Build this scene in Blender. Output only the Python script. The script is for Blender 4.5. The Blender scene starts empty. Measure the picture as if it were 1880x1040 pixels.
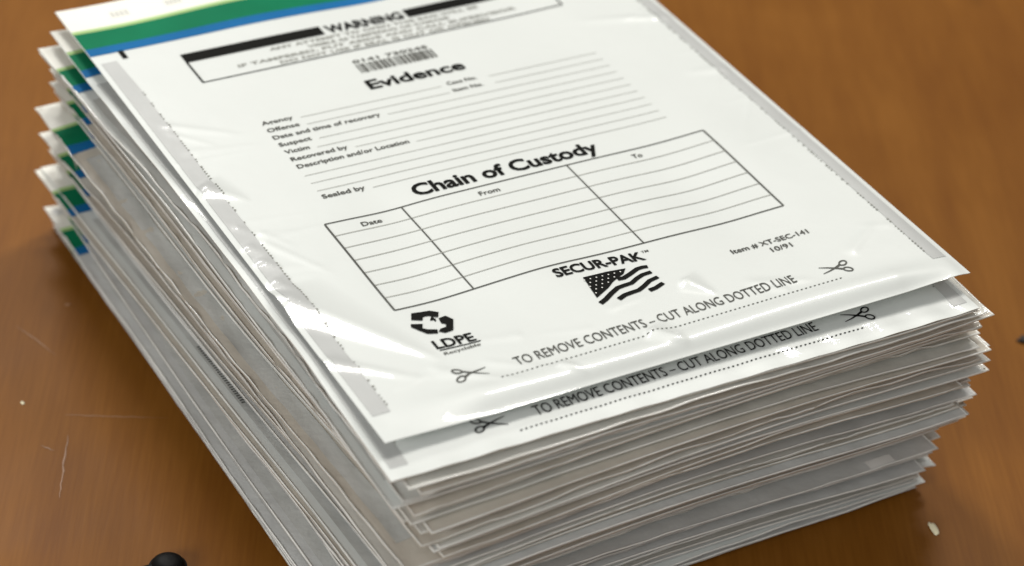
import bpy, math, random
import numpy as np
from mathutils import Matrix, Vector

# ------------------------------------------------------------------ camera, world, lamps, exposure
sc = bpy.context.scene
col = sc.collection
W = 0.24            # bag width in metres
L = 1.2521          # bag length / width
H0 = 0.1070         # height of the pile
TOP = 0.1068

cam = bpy.data.cameras.new('camera')
cam_o = bpy.data.objects.new('camera', cam)
col.objects.link(cam_o)
cam.sensor_width = 36.0
cam.lens = 4300.0 / 1880.0 * 36.0
cam.clip_start = 0.02
cam.clip_end = 50.0
fx = Vector((0.86988469, -0.48740594, 0.07573691))
dn = Vector((-0.23285645, -0.54114491, -0.80804707))
fw = Vector((0.43483159, 0.68527194, -0.58422929))
M = Matrix.Identity(4)
for i in range(3):
    M[i][0] = fx[i]; M[i][1] = -dn[i]; M[i][2] = -fw[i]
CAM = Vector((-0.2800694, -0.80877395, 0.59157089))
M.translation = CAM
cam_o.matrix_world = M
cam.dof.use_dof = True
cam.dof.focus_distance = (Vector((0.115, -0.245, 0.107)) - CAM).dot(fw)
cam.dof.aperture_fstop = 7.5
sc.camera = cam_o

world = bpy.data.worlds.new('World')
sc.world = world
world.use_nodes = True
world.node_tree.nodes['Background'].inputs[0].default_value = (1.0, 0.985, 0.95, 1)
world.node_tree.nodes['Background'].inputs[1].default_value = 0.31

def area(name, loc, target, sx, sy, power, color=(1, 0.97, 0.91)):
    l = bpy.data.lights.new(name, 'AREA')
    l.shape = 'RECTANGLE'; l.size = sx; l.size_y = sy; l.energy = power; l.color = color
    o = bpy.data.objects.new(name, l); col.objects.link(o)
    o.location = loc
    o.rotation_euler = (Vector(target) - Vector(loc)).to_track_quat('-Z', 'Y').to_euler()
    return o

area('ceiling_lamp', (0.90, 0.34, 1.40), (0.1, -0.15, 0.1), 0.20, 0.55, 11.0)
area('ceiling_lamp', (0.25, 0.50, 1.50), (0.1, -0.15, 0.1), 0.34, 0.22, 6.6)
area('left_fill', (-0.95, -0.62, 0.48), (0.0, -0.2, 0.06), 0.5, 0.3, 7.5, (1, 0.995, 0.98))  # added fill that brightens the left face of the pile
area('front_fill', (0.55, -1.50, 0.55), (0.12, -0.3, 0.05), 0.7, 0.4, 0.35, (1, 0.93, 0.82))  # added weak fill from behind the camera for the pile's front
area('wood_glow_light', (0.16, 1.05, 1.10), (0.05, -0.15, 0.0), 0.40, 0.26, 7.5, (1, 0.98, 0.94))  # added light, set to mirror as a glow in the lower left wood

sc.view_settings.view_transform = 'Standard'
sc.view_settings.look = 'None'
sc.view_settings.exposure = 0.0
sc.view_settings.gamma = 1.0
sc.view_settings.use_curve_mapping = False

rng = np.random.default_rng(11)
random.seed(5)

# ------------------------------------------------------------------ materials
def new_mat(name):
    m = bpy.data.materials.new(name); m.use_nodes = True
    nt = m.node_tree
    return m, nt, nt.nodes['Principled BSDF']

def ramp(nt, stops):
    r = nt.nodes.new('ShaderNodeValToRGB')
    e = r.color_ramp.elements
    while len(e) < len(stops): e.new(0.5)
    for i, (p, c) in enumerate(stops):
        e[i].position = p; e[i].color = (c[0], c[1], c[2], 1)
    return r

def plastic(name, c, rough=0.3, coat=0.0, coat_rough=0.08, trans=0.0, bump=0.0, spec=0.5, vary=0.04):
    m, nt, b = new_mat(name)
    tc = nt.nodes.new('ShaderNodeTexCoord')
    n = nt.nodes.new('ShaderNodeTexNoise'); n.inputs['Scale'].default_value = 28; n.inputs['Detail'].default_value = 3
    nt.links.new(tc.outputs['Object'], n.inputs['Vector'])
    lo = [max(0, x * (1 - vary)) for x in c]; hi = [min(1, x * (1 + vary)) for x in c]
    r = ramp(nt, [(0.3, lo), (0.7, hi)])
    nt.links.new(n.outputs['Fac'], r.inputs['Fac'])
    nt.links.new(r.outputs['Color'], b.inputs['Base Color'])
    b.inputs['Roughness'].default_value = rough
    b.inputs['Specular IOR Level'].default_value = spec
    b.inputs['Coat Weight'].default_value = coat
    b.inputs['Coat Roughness'].default_value = coat_rough
    if bump > 0:
        n2 = nt.nodes.new('ShaderNodeTexNoise'); n2.inputs['Scale'].default_value = 60; n2.inputs['Detail'].default_value = 4
        nt.links.new(tc.outputs['Object'], n2.inputs['Vector'])
        bp = nt.nodes.new('ShaderNodeBump'); bp.inputs['Strength'].default_value = bump; bp.inputs['Distance'].default_value = 0.002
        nt.links.new(n2.outputs['Fac'], bp.inputs['Height'])
        nt.links.new(bp.outputs['Normal'], b.inputs['Normal'])
        nt.links.new(bp.outputs['Normal'], b.inputs['Coat Normal'])
    if trans > 0:
        out = nt.nodes['Material Output']
        t = nt.nodes.new('ShaderNodeBsdfTranslucent')
        nt.links.new(r.outputs['Color'], t.inputs['Color'])
        mx = nt.nodes.new('ShaderNodeMixShader'); mx.inputs[0].default_value = trans
        nt.links.new(b.outputs[0], mx.inputs[1]); nt.links.new(t.outputs[0], mx.inputs[2])
        nt.links.new(mx.outputs[0], out.inputs['Surface'])
    return m

M_bag = plastic('white_film', (0.825, 0.855, 0.83), 0.38, coat=1.0, coat_rough=0.03, trans=0.12, bump=0.09, vary=0.012)
M_bag_low = plastic('milky_film', (0.76, 0.755, 0.70), 0.34, coat=0.6, coat_rough=0.06, trans=0.22, bump=0.5, vary=0.03)
M_bag_warm = plastic('cream_film', (0.72, 0.675, 0.59), 0.36, coat=0.5, coat_rough=0.07, trans=0.22, bump=0.5, vary=0.03)
M_bag_grey = plastic('clear_grey_film', (0.74, 0.75, 0.735), 0.28, coat=0.7, coat_rough=0.05, trans=0.22, bump=0.6, vary=0.04)
M_seal = plastic('grey_seal', (0.49, 0.50, 0.49), 0.38, coat=0.5, coat_rough=0.08, bump=0.15, vary=0.05)
M_seal_low = plastic('dull_grey_seal', (0.56, 0.565, 0.54), 0.34, coat=0.8, coat_rough=0.05, bump=0.6, vary=0.14)
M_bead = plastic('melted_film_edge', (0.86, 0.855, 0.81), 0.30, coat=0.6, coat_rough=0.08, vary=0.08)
M_liner = plastic('release_liner', (0.84, 0.83, 0.76), 0.5, bump=0.1, vary=0.03)
M_green = plastic('green_tape', (0.006, 0.175, 0.080), 0.5, spec=0.04, bump=0.1, vary=0.12)
M_lime = plastic('lime_tape_edge', (0.42, 0.60, 0.25), 0.5, spec=0.05, vary=0.1)
M_blue = plastic('blue_tape', (0.012, 0.135, 0.34), 0.5, spec=0.04, vary=0.12)
M_ink = plastic('black_ink', (0.009, 0.009, 0.008), 0.55, spec=0.03, vary=0.1)
M_inkm = plastic('grey_ink', (0.11, 0.11, 0.10), 0.55, spec=0.03, vary=0.1)
M_inkl = plastic('light_ink', (0.30, 0.30, 0.275), 0.55, spec=0.03, vary=0.1)
M_smudge = plastic('faint_grey_ink', (0.60, 0.60, 0.56), 0.55, spec=0.03, vary=0.1)
M_rule = plastic('pale_rule_ink', (0.40, 0.40, 0.37), 0.55, spec=0.03, vary=0.1)
M_paper = plastic('knocked_out_white', (0.83, 0.83, 0.785), 0.34, coat=0.5, vary=0.01)
M_black = plastic('black_rubber', (0.003, 0.003, 0.003), 0.5, spec=0.12, vary=0.2)
M_crumb = plastic('cream_chip', (0.78, 0.72, 0.50), 0.6, vary=0.15, bump=0.4)
M_dark = plastic('dark_crumb', (0.03, 0.02, 0.015), 0.7, vary=0.2)
M_scr = plastic('scratched_varnish', (0.25, 0.11, 0.032), 0.45, vary=0.25)
M_glint = plastic('glint_white', (0.88, 0.87, 0.84), 0.25, coat=0.5, vary=0.02)  # white for a highlight painted onto the film

def wood():
    m, nt, b = new_mat('varnished_wood')
    N = nt.nodes.new; Lk = nt.links.new
    tc = N('ShaderNodeTexCoord')
    mp = N('ShaderNodeMapping'); mp.inputs['Rotation'].default_value = (0, 0, math.radians(28))
    Lk(tc.outputs['Object'], mp.inputs['Vector'])
    mg = N('ShaderNodeMapping'); mg.inputs['Scale'].default_value = (30, 2.2, 1); Lk(mp.outputs[0], mg.inputs['Vector'])
    g = N('ShaderNodeTexNoise'); g.inputs['Scale'].default_value = 1.6; g.inputs['Detail'].default_value = 6; g.inputs['Roughness'].default_value = 0.55; g.inputs['Distortion'].default_value = 0.7
    Lk(mg.outputs[0], g.inputs['Vector'])
    mf = N('ShaderNodeMapping'); mf.inputs['Scale'].default_value = (420, 22, 1); Lk(mp.outputs[0], mf.inputs['Vector'])
    f = N('ShaderNodeTexNoise'); f.inputs['Scale'].default_value = 1.5; f.inputs['Detail'].default_value = 3
    Lk(mf.outputs[0], f.inputs['Vector'])
    bl = N('ShaderNodeTexNoise'); bl.inputs['Scale'].default_value = 7; bl.inputs['Detail'].default_value = 3; bl.inputs['Distortion'].default_value = 1.2
    Lk(mp.outputs[0], bl.inputs['Vector'])
    a1 = N('ShaderNodeMath'); a1.operation = 'MULTIPLY_ADD'; a1.inputs[1].default_value = 0.42
    Lk(g.outputs['Fac'], a1.inputs[0])
    a2 = N('ShaderNodeMath'); a2.operation = 'MULTIPLY'; a2.inputs[1].default_value = 0.30; Lk(f.outputs['Fac'], a2.inputs[0])
    Lk(a2.outputs[0], a1.inputs[2])
    a3 = N('ShaderNodeMath'); a3.operation = 'MULTIPLY_ADD'; a3.inputs[1].default_value = 0.28
    Lk(bl.outputs['Fac'], a3.inputs[0]); Lk(a1.outputs[0], a3.inputs[2])
    r = ramp(nt, [(0.36, (0.166, 0.058, 0.0068)), (0.5, (0.197, 0.073, 0.0090)), (0.64, (0.232, 0.090, 0.0125))])
    Lk(a3.outputs[0], r.inputs['Fac'])
    # a few darker knots / figure marks
    vo = N('ShaderNodeTexVoronoi'); vo.inputs['Scale'].default_value = 11
    ms = N('ShaderNodeMapping'); ms.inputs['Scale'].default_value = (1.3, 0.75, 1); ms.inputs['Location'].default_value = (0.31, 0.12, 0)
    Lk(mp.outputs[0], ms.inputs['Vector']); Lk(ms.outputs[0], vo.inputs['Vector'])
    kr = ramp(nt, [(0.02, (0.6, 0.6, 0.6)), (0.10, (1, 1, 1))]); Lk(vo.outputs['Distance'], kr.inputs['Fac'])
    mx = N('ShaderNodeMix'); mx.data_type = 'RGBA'; mx.blend_type = 'MULTIPLY'; mx.inputs[0].default_value = 0.5
    Lk(r.outputs['Color'], mx.inputs[6]); Lk(kr.outputs['Color'], mx.inputs[7])
    Lk(mx.outputs[2], b.inputs['Base Color'])
    rr = N('ShaderNodeMapRange'); rr.inputs[3].default_value = 0.34; rr.inputs[4].default_value = 0.50
    Lk(bl.outputs['Fac'], rr.inputs[0]); Lk(rr.outputs[0], b.inputs['Roughness'])
    b.inputs['Specular IOR Level'].default_value = 0.09
    bp = N('ShaderNodeBump'); bp.inputs['Strength'].default_value = 0.12; bp.inputs['Distance'].default_value = 0.0008
    Lk(a1.outputs[0], bp.inputs['Height']); Lk(bp.outputs['Normal'], b.inputs['Normal'])
    return m
M_wood = wood()

# ------------------------------------------------------------------ helpers
def link_mesh(name, V, F, mat, parent=None, smooth=True, sharp=None):
    me = bpy.data.meshes.new(name)
    me.from_pydata([tuple(v) for v in V], [], F)
    me.materials.append(mat)
    if smooth:
        me.shade_smooth()
        if sharp: me.set_sharp_from_angle(angle=math.radians(sharp))
    me.update()
    o = bpy.data.objects.new(name, me)
    col.objects.link(o)
    if parent is not None: o.parent = parent
    return o

def tag(o, label=None, cat=None, group=None, kind=None):
    if label: o['label'] = label
    if cat: o['category'] = cat
    if group: o['group'] = group
    if kind: o['kind'] = kind
    return o

def grid_faces(nx, ny, off=0, flip=False):
    F = []
    for j in range(ny - 1):
        for i in range(nx - 1):
            a = off + j * nx + i
            q = (a, a + 1, a + nx + 1, a + nx)
            F.append(q[::-1] if flip else q)
    return F

# ------------------------------------------------------------------ table
tv = []
TX, TY, TH = 1.6, 1.3, 0.03
for z in (0, -TH):
    for (x, y) in ((-TX, -TY), (TX, -TY), (TX, TY), (-TX, TY)): tv.append((x, y, z))
tf = [(0, 1, 2, 3), (7, 6, 5, 4), (0, 4, 5, 1), (1, 5, 6, 2), (2, 6, 7, 3), (3, 7, 4, 0)]
table = link_mesh('table_top', tv, tf, M_wood, smooth=False)
tag(table, kind='structure')

def strip_scratch(pts, w):
    V = []; F = []
    n = len(pts)
    for i, p in enumerate(pts):
        a = pts[max(0, i - 1)]; b = pts[min(n - 1, i + 1)]
        d = Vector((b[0] - a[0], b[1] - a[1])).normalized(); nn = Vector((-d.y, d.x))
        ww = w * (0.25 + 0.75 * math.sin(math.pi * (i + 0.3) / (n - 0.4))) * random.uniform(0.6, 1.2)
        V += [(p[0] + nn.x * ww, p[1] + nn.y * ww, 0.00015), (p[0] - nn.x * ww, p[1] - nn.y * ww, 0.00015)]
        if i: F.append((2 * i - 2, 2 * i - 1, 2 * i + 1, 2 * i))
    link_mesh('scratch', V, F, M_scr, table)
def seg(a, b, n=14, j=0.00025):
    return [(a[0] + (b[0] - a[0]) * i / n + random.uniform(-j, j), a[1] + (b[1] - a[1]) * i / n + random.uniform(-j, j)) for i in range(n + 1)]
strip_scratch(seg((-0.0452, -0.1224), (-0.0092, -0.1402)), 0.00028)
strip_scratch(seg((-0.0486, -0.1343), (-0.0646, -0.1673)), 0.00035)
strip_scratch(seg((-0.0601, -0.1357), (-0.0569, -0.1406), 5), 0.0003)
strip_scratch(seg((-0.043, -0.060), (-0.035, -0.085), 6), 0.0002)

# ------------------------------------------------------------------ the pile: a monotone family of surfaces
N = 58
def smooth_noise(n, amp, kx, ky, seed):
    r = np.random.default_rng(seed)
    return [(r.normal() * kx, r.normal() * ky, r.uniform(0, 6.283), r.normal() * amp) for _ in range(n)]
def ev(wv, X, Y):
    s = np.zeros_like(X)
    for (a, b, c, d) in wv: s = s + d * np.sin(a * X + b * Y + c)
    return s
thick_w = [smooth_noise(4, 0.24, 11, 9, 100 + k) for k in range(N)]
thick_b = rng.normal(0, 0.45, N)
thick_b[N - 1] = 0.55; thick_b[N - 2] = 0.15
bumps = [  # page x, page y(down), sigma x, sigma y, mm : slow waves of the whole top surface
    (0.21, 0.95, 0.07, 0.10, -1.1), (0.40, 1.02, 0.08, 0.12, 1.1), (0.72, 0.90, 0.07, 0.12, -1.2),
    (0.25, 0.76, 0.06, 0.07, -0.8), (0.86, 0.80, 0.07, 0.14, 1.0), (0.08, 0.05, 0.10, 0.08, -0.8),
    (0.30, 0.08, 0.10, 0.10, 1.0), (0.52, 0.12, 0.08, 0.10, -0.9), (0.85, 0.25, 0.1, 0.1, 0.9)]
def Hsurf(X, Y):
    x = X / W; y = -Y / W
    h = np.full_like(X, TOP)
    for (a, b, c, d, m) in bumps:
        h = h + m * 1e-3 * np.exp(-((x - a) / c) ** 2 - ((y - b) / d) ** 2)
    # the pile sags a little outside its own footprint and along the left margins
    return h
def family(X, Y):
    t = np.array([np.exp(np.clip(thick_b[k] + ev(thick_w[k], X, Y), -1.3, 1.1)) for k in range(N)])
    # the topmost bag is puffed up and lifts off the pile towards its front edge
    q = np.clip((-Y / W - 0.98) / 0.27, 0, 1); t[N - 1] *= 1 + 1.25 * q * q * (3 - 2 * q)
    c = np.cumsum(t, axis=0)
    Hh = Hsurf(X, Y)
    S = c / c[-1] * Hh
    return S, t / c[-1] * Hh

# plan offsets read from the photograph at several heights (metres), plus noise
zs = np.array([0.0, 0.015, 0.03, 0.05, 0.07, 0.09, 0.1035])
DX = np.array([-0.0045, -0.006, -0.0105, -0.0095, -0.0105, -0.0075, -0.0060])
DY = np.array([0.0000, -0.004, -0.009, -0.0170, -0.0190, -0.0155, -0.0150])
RT = np.array([0.4, 0.6, 2.0, 2.4, 2.4, 1.6, 0.3])
# tips of the closure strips that stick out at the back left: height, shift; each fades out over the bags below it
TIPS = [(0.0960, -0.0085), (0.0780, -0.0050), (0.0665, -0.0100), (0.0560, -0.0095), (0.0455, -0.0040), (0.0335, -0.0135), (0.0240, -0.0065), (0.0125, -0.0080), (0.0030, -0.0065)]
def saw(z):
    best = -0.0018
    for zt, d in TIPS:
        if z <= zt + 0.0012:
            f = max(0.0, 1 - (zt + 0.0012 - z) / 0.0100)
            best = min(best, -0.0018 + (d + 0.0018) * f)
    return best
plan = []
for k in range(N):
    z = TOP * (k + 0.5) / N
    dx = saw(z) + rng.normal(0, 0.0014)
    dy = np.interp(z, zs, DY) + rng.normal(0, 0.0025)
    r = np.interp(z, zs, RT) + rng.normal(0, 0.50)
    plan.append([dx, dy, math.radians(r)])
LEN = [L] * N
for k in range(N - 2):      # the lower bags lie fully stretched: their back edges line up, their fronts reach further out
    back = 0.25 * plan[k][1] + rng.normal(0, 0.0012)
    LEN[k] = L + (back - plan[k][1]) / W
    plan[k][1] = back
plan[0] = [-0.0050, 0.0, math.radians(0.5)]; LEN[0] = L
plan[N - 1] = [0, 0, 0]
plan[N - 2] = [-0.0040, -0.0220, math.radians(0.05)]
plan[N - 2][1] += 0.0175
plan[N - 3][0] = -0.003; LEN[N - 3] = L + 0.036
LEN[15] += 0.005
LEN[N - 2] = 1.2180 + 0.0160 / W

def ridge(x, y, p0, p1, w0, w1, amp, pa=0.5, pb=0.6):
    """a crease running p0 -> p1 in page units; narrower and lower towards p1"""
    p0 = np.array(p0); p1 = np.array(p1); d = p1 - p0; LL = np.hypot(*d); d = d / LL
    s = ((x - p0[0]) * d[0] + (y - p0[1]) * d[1]) / LL
    q = -(x - p0[0]) * d[1] + (y - p0[1]) * d[0]
    sc_ = np.clip(s, 0.0, 1.0)
    w = w0 + (w1 - w0) * sc_
    env = np.clip(s * 6 + 0.5, 0, 1) * np.clip((1 - s) * 3, 0, 1)
    env = env * env * (3 - 2 * env)
    return amp * env * (1 - 0.6 * sc_) * np.exp(-(q / w) ** 2)

def facet(x, y, p0, p1, w0, slope):
    """a pulled-up fold: crest on the line p0 -> p1, an even slope down to the viewer's left, a longer fall behind"""
    p0 = np.array(p0); p1 = np.array(p1); d = p1 - p0; LL = np.hypot(*d); d = d / LL
    s = ((x - p0[0]) * d[0] + (y - p0[1]) * d[1]) / LL
    q = -(x - p0[0]) * d[1] + (y - p0[1]) * d[0]      # grows towards the lower left
    w = w0 * np.clip(1 - s, 0, 1) ** 0.8 * np.clip(s * 5 + 0.7, 0, 1) + 1e-4
    u = q / w
    prof = np.where(u > 0, np.clip(1 - u, 0, 1), np.clip(1 + u / 1.6, 0, 1) ** 1.5)
    env = np.clip((s + 0.25) * 5, 0, 1) * np.clip((1 - s) * 8, 0, 1)
    return slope * w * W * prof * env

_r = np.random.default_rng(2024)
CREASES = []
for _i in range(34):      # faint creases, mostly born at the margins and dying out towards the middle
    _side = _i % 3
    if _side == 0: _p = (_r.uniform(0.0, 0.05), _r.uniform(0.3, 1.2)); _a = _r.uniform(-0.2, 1.1)
    elif _side == 1: _p = (_r.uniform(0.95, 1.0), _r.uniform(0.2, 1.15)); _a = math.pi + _r.uniform(-0.9, 0.5)
    else: _p = (_r.uniform(0.1, 0.95), _r.uniform(1.10, 1.235)); _a = _r.choice([-1, 1]) * _r.uniform(0.1, 0.7) + (0 if _r.random() < 0.5 else math.pi)
    _l = _r.uniform(0.05, 0.17); _w = _r.uniform(0.004, 0.009)
    CREASES.append((_p, (_p[0] + _l * math.cos(_a), _p[1] + _l * math.sin(_a)), _w, _w * 0.6, _w * W * _r.uniform(0.10, 0.26)))

def film(x, y):
    """wrinkles of the top bag only, metres, page units in (y grows towards the viewer)"""
    h = np.zeros_like(x)
    # roll along the front edge
    fr = 1.2521 - y
    amp = 0.0017 * np.clip((x - 0.02) / 0.15, 0, 1) * np.clip((1.0 - x) / 0.12, 0, 1)
    lo = 0.038 - 0.010 * x + 0.005 * np.sin(9 * x + 1.0)
    h += amp * np.exp(-((fr - lo) / 0.021) ** 2)
    h -= amp * 0.7 * np.exp(-(fr / 0.014) ** 2)
    h += facet(x, y, (0.006, 0.905), (0.160, 1.132), 0.052, 0.235)
    h += ridge(x, y, (0.0, 1.06), (0.11, 1.150), 0.012, 0.005, 0.0010)
    h += facet(x, y, (0.016, 0.598), (0.072, 0.657), 0.032, 0.255)
    for xx, yy, ww in ((0.014, 0.765, 0.012), (0.017, 0.806, 0.014), (0.014, 0.862, 0.016), (0.020, 0.712, 0.007)):
        h += facet(x, y, (xx, yy), (xx + 0.024, yy + 0.032), ww * 1.3, 0.25)
    h += facet(x, y, (0.462, 1.186), (0.500, 1.240), 0.030, 0.28)
    h += facet(x, y, (0.574, 1.100), (0.606, 1.150), 0.026, 0.28)
    h += facet(x, y, (0.300, 1.200), (0.330, 1.240), 0.014, 0.27)
    h += ridge(x, y, (0.99, 0.41), (0.80, 0.36), 0.012, 0.008, 0.0007)
    h += ridge(x, y, (0.985, 0.60), (0.90, 0.585), 0.012, 0.008, 0.0006)
    for cr_ in CREASES:
        h += ridge(x, y, *cr_)
    # gentle drape at the side margins
    h -= 0.0008 * np.exp(-((1 - x) / 0.015) ** 2)
    return h

bow = np.random.default_rng(77).normal(0, 0.0016, N); bow2 = np.random.default_rng(78).uniform(-0.5, 0.5, N)
def page_to_world(k, x, y):
    dx, dy, a = plan[k]
    px = x * W; py = -y * W
    if k < N - 2: px = px + bow[k] * np.sin(np.pi * y / L + bow2[k])
    ca, sa = math.cos(a), math.sin(a)
    return dx + ca * px - sa * py, dy + sa * px + ca * py

edge_w = [smooth_noise(4, 0.22, 26, 20, 900 + k) + smooth_noise(4, 0.10, 130, 110, 1900 + k) + smooth_noise(3, 0.05, 420, 380, 2900 + k) for k in range(N)]
edge_b = np.clip(rng.uniform(0.0, 1.0, N), 0, 1)
RIM = 0.00026
def surf(k, x, y):
    """top and bottom height of bag k at page coordinates"""
    X, Y = page_to_world(k, x, y)
    S, T = family(X, Y)
    top = S[k]; t = T[k]
    ed = np.minimum(np.minimum(x, 1 - x), np.minimum(y, LEN[k] - y)) * W
    e = np.clip(1 - ed / 0.018, 0, 1); e = e * e * (3 - 2 * e)
    rim = np.minimum(RIM, 0.5 * t)
    if k == N - 1:
        top = top + film(x, y)
        bot = np.minimum((top - rim) * e + (S[k] - t * 0.9) * (1 - e), top - rim)
        bot = np.maximum(bot, S[k] - t * 0.93)
        top = np.maximum(top, bot + rim)
    else:
        room = np.maximum(t * 0.93 - rim, 0)
        u = np.clip(edge_b[k] + ev(edge_w[k], X, Y), 0, 1)
        top = top - u * e * room - 0.02 * t
        bot = (top - rim) * e + (S[k] - t * 0.93) * (1 - e)
        bot = np.clip(bot, S[k] - t * 0.96, top - rim * 0.9)
    return X, Y, top, bot

def axis(n, length, pw=1.7):
    u = np.linspace(-1, 1, n)
    return (np.sign(u) * (1 - (1 - np.abs(u)) ** pw) * 0.5 + 0.5) * length

def body(k, parent, mat):
    if k == N - 1: gx = np.linspace(0, 1, 210); gy = np.linspace(0, L, 262)
    elif k == N - 2: gx = axis(90, 1, 1.3); gy = axis(110, LEN[k], 1.5)
    else: gx = axis(44, 1); gy = axis(56, LEN[k])
    nx, ny = len(gx), len(gy)
    Y_, X_ = np.meshgrid(gy, gx, indexing='ij')
    X, Y, t, b = surf(k, X_, Y_)
    V = np.concatenate([np.stack([X, Y, t], -1).reshape(-1, 3), np.stack([X, Y, b], -1).reshape(-1, 3)])
    F = grid_faces(nx, ny, 0, True) + grid_faces(nx, ny, nx * ny, False)
    o = nx * ny
    ring = [i for i in range(nx)] + [j * nx + nx - 1 for j in range(1, ny)] + [(ny - 1) * nx + i for i in range(nx - 2, -1, -1)] + [j * nx for j in range(ny - 2, 0, -1)]
    for a, c in zip(ring, ring[1:] + ring[:1]): F.append((a, c, c + o, a + o))
    return link_mesh('bag_body', V, F, mat, parent, True, 50)

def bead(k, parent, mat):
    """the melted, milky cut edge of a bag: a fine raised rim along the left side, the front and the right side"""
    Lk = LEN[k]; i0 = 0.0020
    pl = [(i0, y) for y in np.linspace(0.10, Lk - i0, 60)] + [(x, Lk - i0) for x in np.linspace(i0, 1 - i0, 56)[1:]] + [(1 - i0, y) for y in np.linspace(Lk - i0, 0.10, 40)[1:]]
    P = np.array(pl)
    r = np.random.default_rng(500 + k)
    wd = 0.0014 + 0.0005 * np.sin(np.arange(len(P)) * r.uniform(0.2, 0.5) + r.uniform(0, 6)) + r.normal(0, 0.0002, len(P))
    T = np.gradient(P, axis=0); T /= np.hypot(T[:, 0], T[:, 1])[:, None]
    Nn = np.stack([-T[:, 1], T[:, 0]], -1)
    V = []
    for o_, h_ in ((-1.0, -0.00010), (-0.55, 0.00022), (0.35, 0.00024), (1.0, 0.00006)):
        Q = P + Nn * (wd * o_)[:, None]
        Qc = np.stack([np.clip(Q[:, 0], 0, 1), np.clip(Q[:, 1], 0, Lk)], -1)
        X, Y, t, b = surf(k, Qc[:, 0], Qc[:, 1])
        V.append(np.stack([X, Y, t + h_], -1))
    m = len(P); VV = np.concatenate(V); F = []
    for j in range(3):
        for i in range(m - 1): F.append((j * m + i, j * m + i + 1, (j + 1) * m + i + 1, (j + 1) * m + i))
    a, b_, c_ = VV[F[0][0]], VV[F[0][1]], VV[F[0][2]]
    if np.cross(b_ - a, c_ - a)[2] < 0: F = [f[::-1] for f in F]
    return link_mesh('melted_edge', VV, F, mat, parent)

def patch(name, k, x0, x1, y0, y1, mat, parent, nx=8, ny=40, eps=0.00012, wob=0.0, side=None):
    gx = np.linspace(0, 1, nx); gy = np.linspace(0, 1, ny)
    B, A = np.meshgrid(gy, gx, indexing='ij')
    yy = y0 + (y1 - y0) * B; xx = x0 + (x1 - x0) * A
    if wob:
        ph = k * 1.7
        edge = 0.0
        if side == 'r': edge = A; 
        if side == 'l': edge = 1 - A
        d = wob * (np.sin(yy * 13 + ph) + 0.6 * np.sin(yy * 31 + ph * 2))
        xx = xx + d * edge
    X, Y, t, b = surf(k, xx, yy)
    V = np.stack([X, Y, t + eps], -1).reshape(-1, 3)
    return link_mesh(name, V, grid_faces(nx, ny, 0, True), mat, parent)

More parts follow.
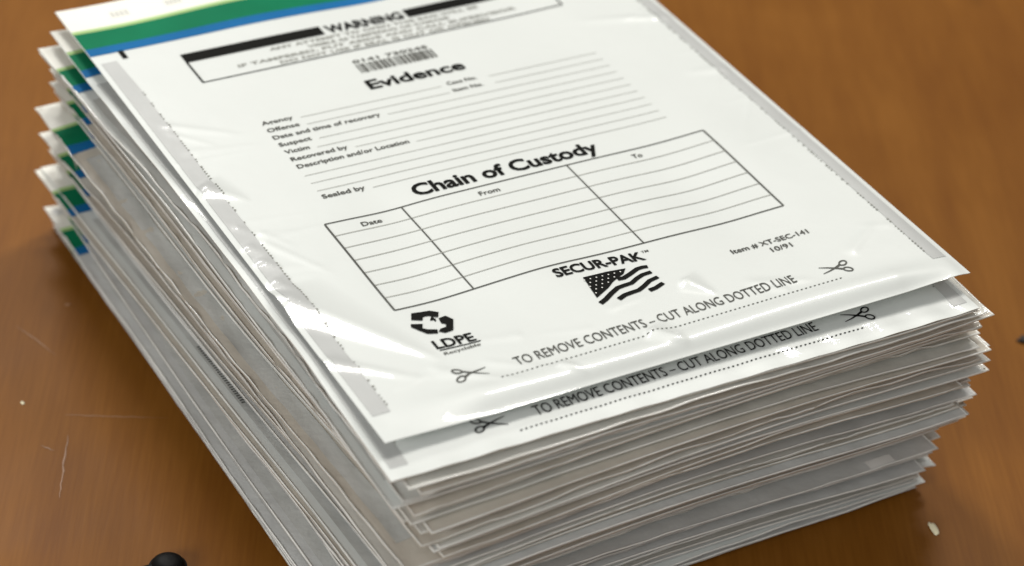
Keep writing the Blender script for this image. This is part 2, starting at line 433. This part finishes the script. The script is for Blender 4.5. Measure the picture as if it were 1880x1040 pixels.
# ---- printed matter: meshes drawn in page units, then draped over the bag
class Ink:
    def __init__(self): self.V = []; self.F = []
    def quad_strip(self, pts, w, w2=None):
        """a line through page points with half-width w (page units)"""
        n0 = len(self.V)
        P = [np.array(p, float) for p in pts]
        for i, p in enumerate(P):
            a = P[max(0, i - 1)]; b = P[min(len(P) - 1, i + 1)]
            d = (b - a) / (np.hypot(*(b - a)) + 1e-9); n = np.array([-d[1], d[0]])
            ww = w if w2 is None else w + (w2 - w) * i / (len(P) - 1)
            self.V += [tuple(p + n * ww), tuple(p - n * ww)]
            if i: q = n0 + 2 * i; self.F.append((q - 2, q - 1, q + 1, q))
    def line(self, a, b, w, step=0.006):
        n = max(1, int(math.hypot(b[0] - a[0], b[1] - a[1]) / step))
        self.quad_strip([(a[0] + (b[0] - a[0]) * i / n, a[1] + (b[1] - a[1]) * i / n) for i in range(n + 1)], w)
    def rect(self, x0, y0, x1, y1, step=0.008):
        nx = max(1, int(abs(x1 - x0) / step)); ny = max(1, int(abs(y1 - y0) / step)); n0 = len(self.V)
        for j in range(ny + 1):
            for i in range(nx + 1): self.V.append((x0 + (x1 - x0) * i / nx, y0 + (y1 - y0) * j / ny))
        self.F += grid_faces(nx + 1, ny + 1, n0)
    def poly(self, pts):
        n0 = len(self.V); self.V += [tuple(p) for p in pts]; self.F.append(tuple(range(n0, n0 + len(pts))))
    def disc(self, x, y, r, n=10):
        self.poly([(x + r * math.cos(6.2832 * i / n), y + r * math.sin(6.2832 * i / n)) for i in range(n)])
    def ring(self, x, y, rx, ry, w, rot=0, n=18):
        c, s = math.cos(rot), math.sin(rot)
        self.quad_strip([(x + c * rx * math.cos(6.2832 * i / n) - s * ry * math.sin(6.2832 * i / n),
                          y + s * rx * math.cos(6.2832 * i / n) + c * ry * math.sin(6.2832 * i / n)) for i in range(n + 1)], w)
    def text(self, s, x0, yb, width, cap, bold=0.0, arch=0.0, slope=0.0):
        """s fitted between x0 and x0+width with its baseline at page y = yb and capital height cap"""
        cu = bpy.data.curves.new('t', 'FONT'); cu.body = s; cu.size = 1.0; cu.offset = bold; cu.resolution_u = 3
        ob = bpy.data.objects.new('t', cu); col.objects.link(ob)
        dg = bpy.context.evaluated_depsgraph_get(); dg.update()
        me = bpy.data.meshes.new_from_object(ob.evaluated_get(dg))
        vs = [v.co.copy() for v in me.vertices]; fs = [tuple(p.vertices) for p in me.polygons]
        bpy.data.objects.remove(ob); bpy.data.curves.remove(cu); bpy.data.meshes.remove(me)
        if not vs: return
        mn = min(v.x for v in vs); mxx = max(v.x for v in vs)
        sx = width / (mxx - mn); sy = cap / 0.73
        n0 = len(self.V)
        for v in vs:
            u = (v.x - mn) / (mxx - mn)
            self.V.append((x0 + (v.x - mn) * sx, yb + slope * u - arch * 4 * u * (1 - u) - v.y * sy))
        self.F += [tuple(n0 + i for i in f)[::-1] for f in fs]
    def build(self, name, k, mat, parent, eps=0.00024):
        A = np.array(self.V)
        X, Y, t, b = surf(k, A[:, 0], A[:, 1])
        V = np.stack([X, Y, t + eps], -1)
        # every face looks up
        F = []
        for f in self.F:
            ar = 0
            for i in range(len(f)):
                p, q = V[f[i]], V[f[(i + 1) % len(f)]]; ar += p[0] * q[1] - p[1] * q[0]
            F.append(f if ar > 0 else f[::-1])
        return link_mesh(name, V, F, mat, parent, smooth=True)

def scissors(I, x, y, s, ang):
    """open scissors, handle rings at one end; s = page size"""
    c, sn = math.cos(ang), math.sin(ang)
    def T(u, v): return (x + s * (u * c - v * sn), y + s * (u * sn + v * c))
    for sg in (1, -1):
        I.quad_strip([T(-0.25, 0.14 * sg), T(0.0, 0.02 * sg), T(0.3, -0.10 * sg), T(0.62, -0.19 * sg)], 0.0024 * s / 0.05, 0.0006)
        cx, cy = T(-0.40, 0.20 * sg)
        I.ring(cx, cy, 0.17 * s, 0.115 * s, 0.0015 * s / 0.05, ang + 0.45 * -sg)
    I.disc(*T(0.02, 0), 0.0022)

def dots(I, yo):
    n = 74
    for i in range(n):
        x = 0.212 + (0.800 - 0.212) * i / (n - 1)
        I.line((x - 0.0017, 1.195 + yo - 0.010 * (x - 0.2)), (x + 0.0017, 1.195 + yo - 0.010 * (x - 0.2)), 0.0011, 0.01)

def recycle(I):
    """recycling arrows drawn in page units"""
    for p in [[(0.1663, 1.013), (0.1801, 1.0153), (0.1938, 1.017), (0.2043, 1.0257), (0.1978, 1.0369), (0.1864, 1.0282), (0.1781, 1.0274), (0.1731, 1.0354), (0.1584, 1.0281)], [(0.1529, 1.0372), (0.1692, 1.043), (0.1641, 1.0527), (0.1695, 1.0578), (0.1824, 1.0634), (0.179, 1.0724), (0.1644, 1.0674), (0.1574, 1.0562), (0.1501, 1.0438)], [(0.1971, 1.0394), (0.209, 1.0376), (0.2153, 1.0505), (0.2027, 1.0741), (0.189, 1.0754), (0.1819, 1.0687), (0.1871, 1.0636), (0.1972, 1.0625), (0.1997, 1.0562), (0.1949, 1.0523)]]:
        I.poly([(a_, b_ - 0.007) for a_, b_ in p])

CANTON = [(0.4374, 1.0353), (0.4576, 1.0351), (0.4797, 1.0347), (0.511, 1.0373), (0.5013, 1.048), (0.4886, 1.0534), (0.4751, 1.0603), (0.461, 1.0708), (0.4472, 1.0783), (0.4313, 1.0869), (0.4336, 1.0677), (0.4362, 1.0494)]
STRIPES = [[(0.485, 1.0567), (0.4953, 1.0577), (0.5095, 1.0525), (0.5267, 1.045), (0.5366, 1.0443), (0.5451, 1.0459)], [(0.4293, 1.1003), (0.4421, 1.0944), (0.457, 1.085), (0.4733, 1.0761), (0.4851, 1.0744), (0.5, 1.073), (0.5139, 1.0657), (0.5262, 1.0611), (0.5427, 1.0598)], [(0.4603, 1.1013), (0.4737, 1.0956), (0.4855, 1.0939), (0.5004, 1.0926), (0.5135, 1.0866), (0.5281, 1.0782), (0.5451, 1.0747)], [(0.5151, 1.099), (0.5271, 1.0973), (0.5442, 1.091)]]
def flag(I, Iw):
    I.poly(CANTON)
    cx = sum(p[0] for p in CANTON) / len(CANTON); cy = sum(p[1] for p in CANTON) / len(CANTON)
    for r_ in range(9):
        for q_ in range(10):
            x = 0.4200 + 0.0105 * q_ + (0.0052 if r_ % 2 else 0); y = 1.0340 + 0.0085 * r_
            ins = False      # only stars well inside the canton
            for (xa, ya), (xb, yb) in zip(CANTON, CANTON[1:] + CANTON[:1]):
                if (ya > y + 0.002) != (yb > y + 0.002) and x + 0.002 < (xb - xa) * (y + 0.002 - ya) / (yb - ya) + xa: ins = not ins
            if ins: Iw.disc(x, y, 0.0014, 5)
    for st in STRIPES:
        I.quad_strip(st, 0.0041, 0.0036)

# ------------------------------------------------------------------ the bags
ords = ['first', 'second', 'third', 'fourth', 'fifth', 'sixth', 'seventh', 'eighth', 'ninth', 'tenth', 'eleventh', 'twelfth',
        'thirteenth', 'fourteenth', 'fifteenth', 'sixteenth', 'seventeenth', 'eighteenth', 'nineteenth', 'twentieth']
tens = {2: 'twenty', 3: 'thirty', 4: 'forty', 5: 'fifty'}
def ordinal(n):
    if n <= 20: return ords[n - 1]
    a, b = divmod(n, 10)
    if b == 0: return {3: 'thirtieth', 4: 'fortieth', 5: 'fiftieth'}[a]
    return tens[a] + '-' + ords[b - 1]

mats = [M_bag_low, M_bag_warm, M_bag_grey]
tone = {'white_film': 'white', 'milky_film': 'milky white', 'cream_film': 'cream', 'clear_grey_film': 'greyish'}
for k in range(N - 1, -1, -1):
    X0, Y0, t0, b0 = surf(k, np.array([0.5]), np.array([L / 2]))
    root = bpy.data.objects.new('evidence_bag', None)
    root.empty_display_size = 0.02
    col.objects.link(root)
    if k == N - 1: mat = M_bag
    elif k >= N - 2: mat = M_bag
    elif k < 12: mat = mats[2] if rng.random() < 0.55 else mats[0]
    else: mat = mats[0] if rng.random() < 0.45 else (mats[1] if rng.random() < 0.7 else mats[2])
    if 3 < N - k and rng.random() < 0.14: mat = M_bag
    n = N - k
    if k == N - 1: lab = 'topmost clear and white evidence bag showing its whole printed form'
    elif k == N - 2: lab = 'second bag from the top, front margin with scissors and cut line peeking out'
    elif k == 0: lab = 'bottom evidence bag of the pile, lying flat on the wooden table'
    else:
        side = 'left' if plan[k][0] < np.interp(TOP * (k + .5) / N, zs, DX) - 0.002 else ('right' if plan[k][0] > np.interp(TOP * (k + .5) / N, zs, DX) + 0.002 else '')
        pos = (ordinal(n) + ' bag down from the top of the pile') if k > N // 2 else (ordinal(k + 1) + ' bag up from the table')
        lab = pos + ', ' + tone[mat.name] + ' edge' + (' shifted ' + side if side else ' flush with its neighbours')
    tag(root, lab, 'evidence bag', 'evidence bags stacked in a pile')
    b = body(k, root, mat)
    first = k == N - 1
    nx = 60 if first else 26
    # closure at the back: liner, lime edge, green tape, blue tape
    patch('closure_liner', k, 0.001, 0.999, 0.001, 0.0755, M_liner, root, nx, 10, 0.00014)
    patch('lime_band', k, 0.001, 0.999, 0.0757, 0.0858, M_lime, root, nx, 3, 0.00016)
    patch('green_tape', k, 0.001, 0.999, 0.0860, 0.1405, M_green, root, nx, 7, 0.00016)
    patch('blue_tape', k, 0.001, 0.999, 0.1407, 0.1650, M_blue, root, nx, 5, 0.00016)
    if k == 15: patch('painted_glint', k, 0.865, 0.915, LEN[k] - 0.021, LEN[k] - 0.004, M_glint, root, 6, 5, 0.00016)  # painted highlight on the film of this bag's front margin
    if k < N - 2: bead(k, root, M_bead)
    sm = M_seal if k >= N - 2 else M_seal_low
    patch('side_seal', k, 0.0095 if k >= N - 2 else 0.017, 0.038 if k >= N - 2 else 0.043, 0.192, LEN[k] - (0.022 if k == N - 2 else 0.056), sm, root, 6, 150 if first else 46, 0.00013, 0.0012, 'r')
    patch('side_seal', k, 0.966, 0.990, 0.192, LEN[k] - (0.018 if k == N - 2 else 0.048), sm, root, 6, 150 if first else 46, 0.00013, 0.0012, 'l')
    if k < N - 2 and k % 4 == 2:      # a little faint printing on some of the lower seals
        r = random.Random(k * 7); I = Ink(); y = r.uniform(0.35, 0.8); ye = y + r.uniform(0.10, 0.22)
        while y < ye:
            if r.random() < 0.8: I.rect(0.021, y, 0.021 + 0.010 * r.uniform(0.4, 1), y + 0.0035, 0.01)
            y += 0.0062
        I.build('seal_print', k, M_inkm, root)
    if k >= N - 2:
        mi = M_inkm if first else M_ink
        yo = 0.0 if first else 0.0160 / W
        for p_, a_ in (((0.176, 1.167), 0.12), ((0.810, 1.163), math.pi + 0.1)):
            I = Ink(); scissors(I, p_[0], p_[1] + yo, 0.042, a_); I.build('scissors_symbol', k, mi, root)
        I = Ink(); I.text('TO REMOVE CONTENTS \u2013 CUT ALONG DOTTED LINE', 0.247, 1.178 + yo, 0.487, 0.0205, 0.0, slope=-0.008)
        I.build('cut_instruction', k, mi, root)
        I = Ink(); dots(I, yo); I.build('dotted_line', k, mi, root)
        r = random.Random(k)   # tiny tamper print running down each seal
        for xs in (0.0375, 0.9635):
            I = Ink(); y = 0.30
            while y < LEN[k] - 0.07:
                if r.random() < 0.62:
                    I.rect(xs, y, xs + 0.0035 * r.uniform(0.5, 1), y + 0.0045 * r.uniform(0.5, 1), 0.01)
                y += 0.0072
            I.build('seal_print', k, M_inkl, root)
    if not first: continue

    # ---------------- warning panel
    bar = Ink(); bar.rect(0.1400, 0.2135, 0.3950, 0.2410); bar.rect(0.5560, 0.2135, 0.8270, 0.2410)
    bar.line((0.1412, 0.240), (0.1412, 0.3095), 0.0017)
    bar.line((0.8272, 0.2135), (0.8272, 0.3060), 0.0014)
    bar.line((0.1405, 0.3088), (0.8280, 0.3060), 0.0012)
    bar.text('WARNING', 0.402, 0.2405, 0.147, 0.0255, 0.035)
    bar.build('warning_panel', k, M_ink, root)
    wt = Ink()
    rows = ['ANY ATTEMPT TO OPEN THIS BAG WILL BE', 'VISIBLE AS TAMPERING OR DAMAGE', 'IF TAMPERED, PUT ASIDE AND CALL SUPERVISOR', 'DO NOT USE IF SEAL IS CUT OR OPENED']
    for i, (s, a, wd) in enumerate(zip(rows, (0.285, 0.350, 0.215, 0.285), (0.40, 0.27, 0.53, 0.40))):
        wt.text(s, a, 0.2570 + 0.0150 * i, wd, 0.0088, 0.02)
    wt.build('warning_text', k, M_inkl, root)
    # ---------------- bar code
    bc = Ink(); x = 0.397; r = random.Random(3)
    while x < 0.538:
        w_ = r.choice([0.0012, 0.002, 0.0034, 0.0048]); bc.rect(x, 0.352, x + w_, 0.380, 0.008); x += w_ + r.choice([0.0016, 0.0022, 0.0032])
    bc.text('0141 730245', 0.397, 0.3475, 0.141, 0.010, 0.02)
    bc.build('bar_code', k, M_inkm, root)
    # ---------------- headings
    hd = Ink()
    hd.text('Evidence', 0.3870, 0.4320, 0.180, 0.0285, 0.026)
    hd.build('heading', k, M_ink, root)
    hd = Ink()
    hd.text('Chain of Custody', 0.3120, 0.7410, 0.334, 0.0310, 0.028)
    hd.build('heading', k, M_ink, root)
    # ---------------- evidence form
    ln = Ink()
    class Labels:      # every caption of the form is a small part of its own
        def text(self, *a):
            q = Ink(); q.text(*a); q.build('field_caption', k, M_inkm, root)
    fm = Labels()
    labels = [('Agency', 0.055), ('Offense', 0.056), ('Date and time of recovery', 0.190), ('Suspect', 0.056), ('Victim', 0.042),
              ('Recovered by', 0.098), ('Description and/or Location', 0.196), None, None, None, ('Sealed by', 0.073)]
    for i, lb in enumerate(labels):
        y = 0.4665 + 0.0226 * i; xs = 0.176
        if lb:
            fm.text(lb[0], xs, y, lb[1], 0.0110, 0.018); xs += lb[1] + 0.012
        xe = 0.800; ye = y + 0.003
        if i < 2:
            ln.line((xs, y), (0.500 + 0.004 * i, y + 0.0015), 0.0006)
            fm.text('Case No.' if i == 0 else 'Item No.', 0.512, y + 0.002, 0.056, 0.0100, 0.018)
            ln.line((0.590, y + 0.002), (xe, ye), 0.0006)
        else: ln.line((xs, y), (xe, ye), 0.0006)
    # table of custody
    x0, x1, y0, y1, c1, c2 = 0.1474, 0.8323, 0.7565, 0.9905, 0.2776, 0.5727
    for i in range(1, 7):
        y = y0 + (y1 - y0) * i / 7; ln.line((x0, y), (x1, y), 0.00075)
    ln.build('ruled_lines', k, M_rule, root)
    fm.text('Date', 0.2000, 0.7810, 0.034, 0.0110, 0.015)
    fm.text('From', 0.4040, 0.7800, 0.036, 0.0110, 0.015)
    fm.text('To', 0.6850, 0.7800, 0.018, 0.0110, 0.015)
    fm.text('Item # XT-SEC-141', 0.6850, 1.0690, 0.142, 0.0115, 0.015)
    fm.text('10/91', 0.7450, 1.0890, 0.038, 0.0115, 0.015)
    fm.text('Recyclable', 0.1640, 1.1150, 0.058, 0.0065, 0.012)
    fm.text('TM', 0.5560, 1.0130, 0.012, 0.0055, 0.01)
    tb = Ink()
    tb.line((x0, y0), (x1, y0), 0.0011); tb.line((x0, y1), (x1, y1), 0.0012)
    tb.line((x0, y0), (x0, y1), 0.0015); tb.line((x1, y0), (x1, y1), 0.0015)
    tb.line((c1, y0), (c1, y1), 0.0011); tb.line((c2, y0), (c2, y1), 0.0011)
    tb.build('custody_table', k, M_inkm, root)
    lg = Ink(); lw = Ink()
    lg.text('SECUR-PAK', 0.4020, 1.0210, 0.152, 0.0215, 0.028, arch=0.003, slope=0.008)
    lg.build('brand_lettering', k, M_ink, root)
    lg = Ink(); flag(lg, lw)
    fl = lg.build('flag_emblem', k, M_ink, root)
    lw.build('flag_stars', k, M_paper, fl, 0.00032)
    lg = Ink(); recycle(lg)
    lg.text('4', 0.1835, 1.0370, 0.009, 0.014, 0.02)
    lg.build('recycling_mark', k, M_ink, root)
    lg = Ink()
    lg.text('LDPE', 0.1600, 1.0980, 0.062, 0.0205, 0.022, slope=0.004)
    lg.line((0.162, 1.1025), (0.226, 1.1060), 0.0010)
    lg.build('material_code', k, M_ink, root)
    # short black registration tick beside the blue tape, and the liner's grey lettering
    tk = Ink(); tk.rect(0.049, 0.163, 0.058, 0.190)
    tk.build('registration_mark', k, M_ink, root)
    for x_, w_ in ((0.085, 0.034), (0.185, 0.030)):
        tk = Ink()
        for q_ in range(4): tk.rect(x_ + w_ * q_ / 4, 0.034, x_ + w_ * (q_ + 0.6) / 4, 0.050)
        tk.build('liner_mark', k, M_smudge, root, 0.00024)

# ------------------------------------------------------------------ small things
def lumpy(name, loc, sx, sy, sz, mat, seed, n=3, rough=0.25, rot=0):
    import bmesh
    bm = bmesh.new(); bmesh.ops.create_icosphere(bm, subdivisions=n, radius=1)
    wv = smooth_noise(5, rough / 2.5, 2.2, 2.2, seed)
    c, s = math.cos(rot), math.sin(rot)
    for v in bm.verts:
        f = 1 + float(ev(wv, np.array([v.co.x * 1.3 + v.co.z]), np.array([v.co.y * 1.3 - v.co.z]))[0])
        x, y, z = v.co.x * sx * f, v.co.y * sy * f, max(v.co.z * sz * f, -sz * 0.8) + sz * 0.8
        v.co = (x * c - y * s, x * s + y * c, z)
    me = bpy.data.meshes.new(name); bm.to_mesh(me); bm.free(); me.shade_smooth(); me.materials.append(mat)
    o = bpy.data.objects.new(name, me); o.location = loc; col.objects.link(o)
    return o

chip = lumpy('paper_chip', (0.2312, -0.3217, 0.0), 0.0014, 0.0036, 0.0005, M_crumb, 4, rot=math.radians(-14))
tag(chip, 'small cream coloured chip lying on the table in front of the pile', 'chip')
cr = lumpy('dark_crumb', (0.3424, -0.2400, 0.0), 0.0022, 0.0016, 0.0010, M_dark, 9, rough=0.5)
tag(cr, 'dark crumb on the table at the right edge of the view', 'crumb')
sp = lumpy('dust_speck', (-0.0577, -0.1087, 0.0), 0.0006, 0.0011, 0.0003, M_crumb, 12)
tag(sp, 'tiny pale speck beside the scratches left of the pile', 'speck')
sp = lumpy('dust_speck', (-0.0187, -0.0547, 0.0), 0.0013, 0.0008, 0.0002, M_scr, 15)
tag(sp, 'faint brownish speck on the table near the lower left bag edge', 'speck')

# black rubber cap reaching in at the lower left
import bmesh
root = bpy.data.objects.new('black_cap', None); root.location = (-0.0432, -0.2215, 0); root.empty_display_size = 0.01; col.objects.link(root)
tag(root, 'round black rubber cap cut off by the bottom edge of the photo', 'cap')
prof = [(0.0, 0.0062), (0.0026, 0.0061), (0.0045, 0.0056), (0.0058, 0.0046), (0.0062, 0.0034), (0.0063, 0.0030), (0.0070, 0.0028), (0.0071, 0.0012), (0.0068, 0.0)]
V = []; F = []; ns = 40
for (r_, z_) in prof:
    for i in range(ns): V.append((r_ * math.cos(6.28318 * i / ns), r_ * math.sin(6.28318 * i / ns), z_))
for j in range(len(prof) - 1):
    for i in range(ns):
        a = j * ns + i; b_ = j * ns + (i + 1) % ns
        F.append((a, a + ns, b_ + ns, b_))
link_mesh('cap_shell', V, F, M_black, root, True, 60)
V = []; F = []
for j, (a, z_, hw) in enumerate(((0.004, 0.0030, 0.0020), (0.0095, 0.0027, 0.0017), (0.0115, 0.0022, 0.0011))):
    for i in range(12):
        t_ = 6.28318 * i / 12
        ang = math.radians(168)
        u = hw * math.cos(t_); w_ = hw * 0.9 * math.sin(t_)
        V.append((a * math.cos(ang) - u * math.sin(ang), a * math.sin(ang) + u * math.cos(ang), z_ + w_))
    if j:
        for i in range(12):
            p = (j - 1) * 12; F.append((p + i, p + (i + 1) % 12, p + 12 + (i + 1) % 12, p + 12 + i))
F.append(tuple(range(24, 36)))
link_mesh('cap_lug', V, F, M_black, root, True, 60)
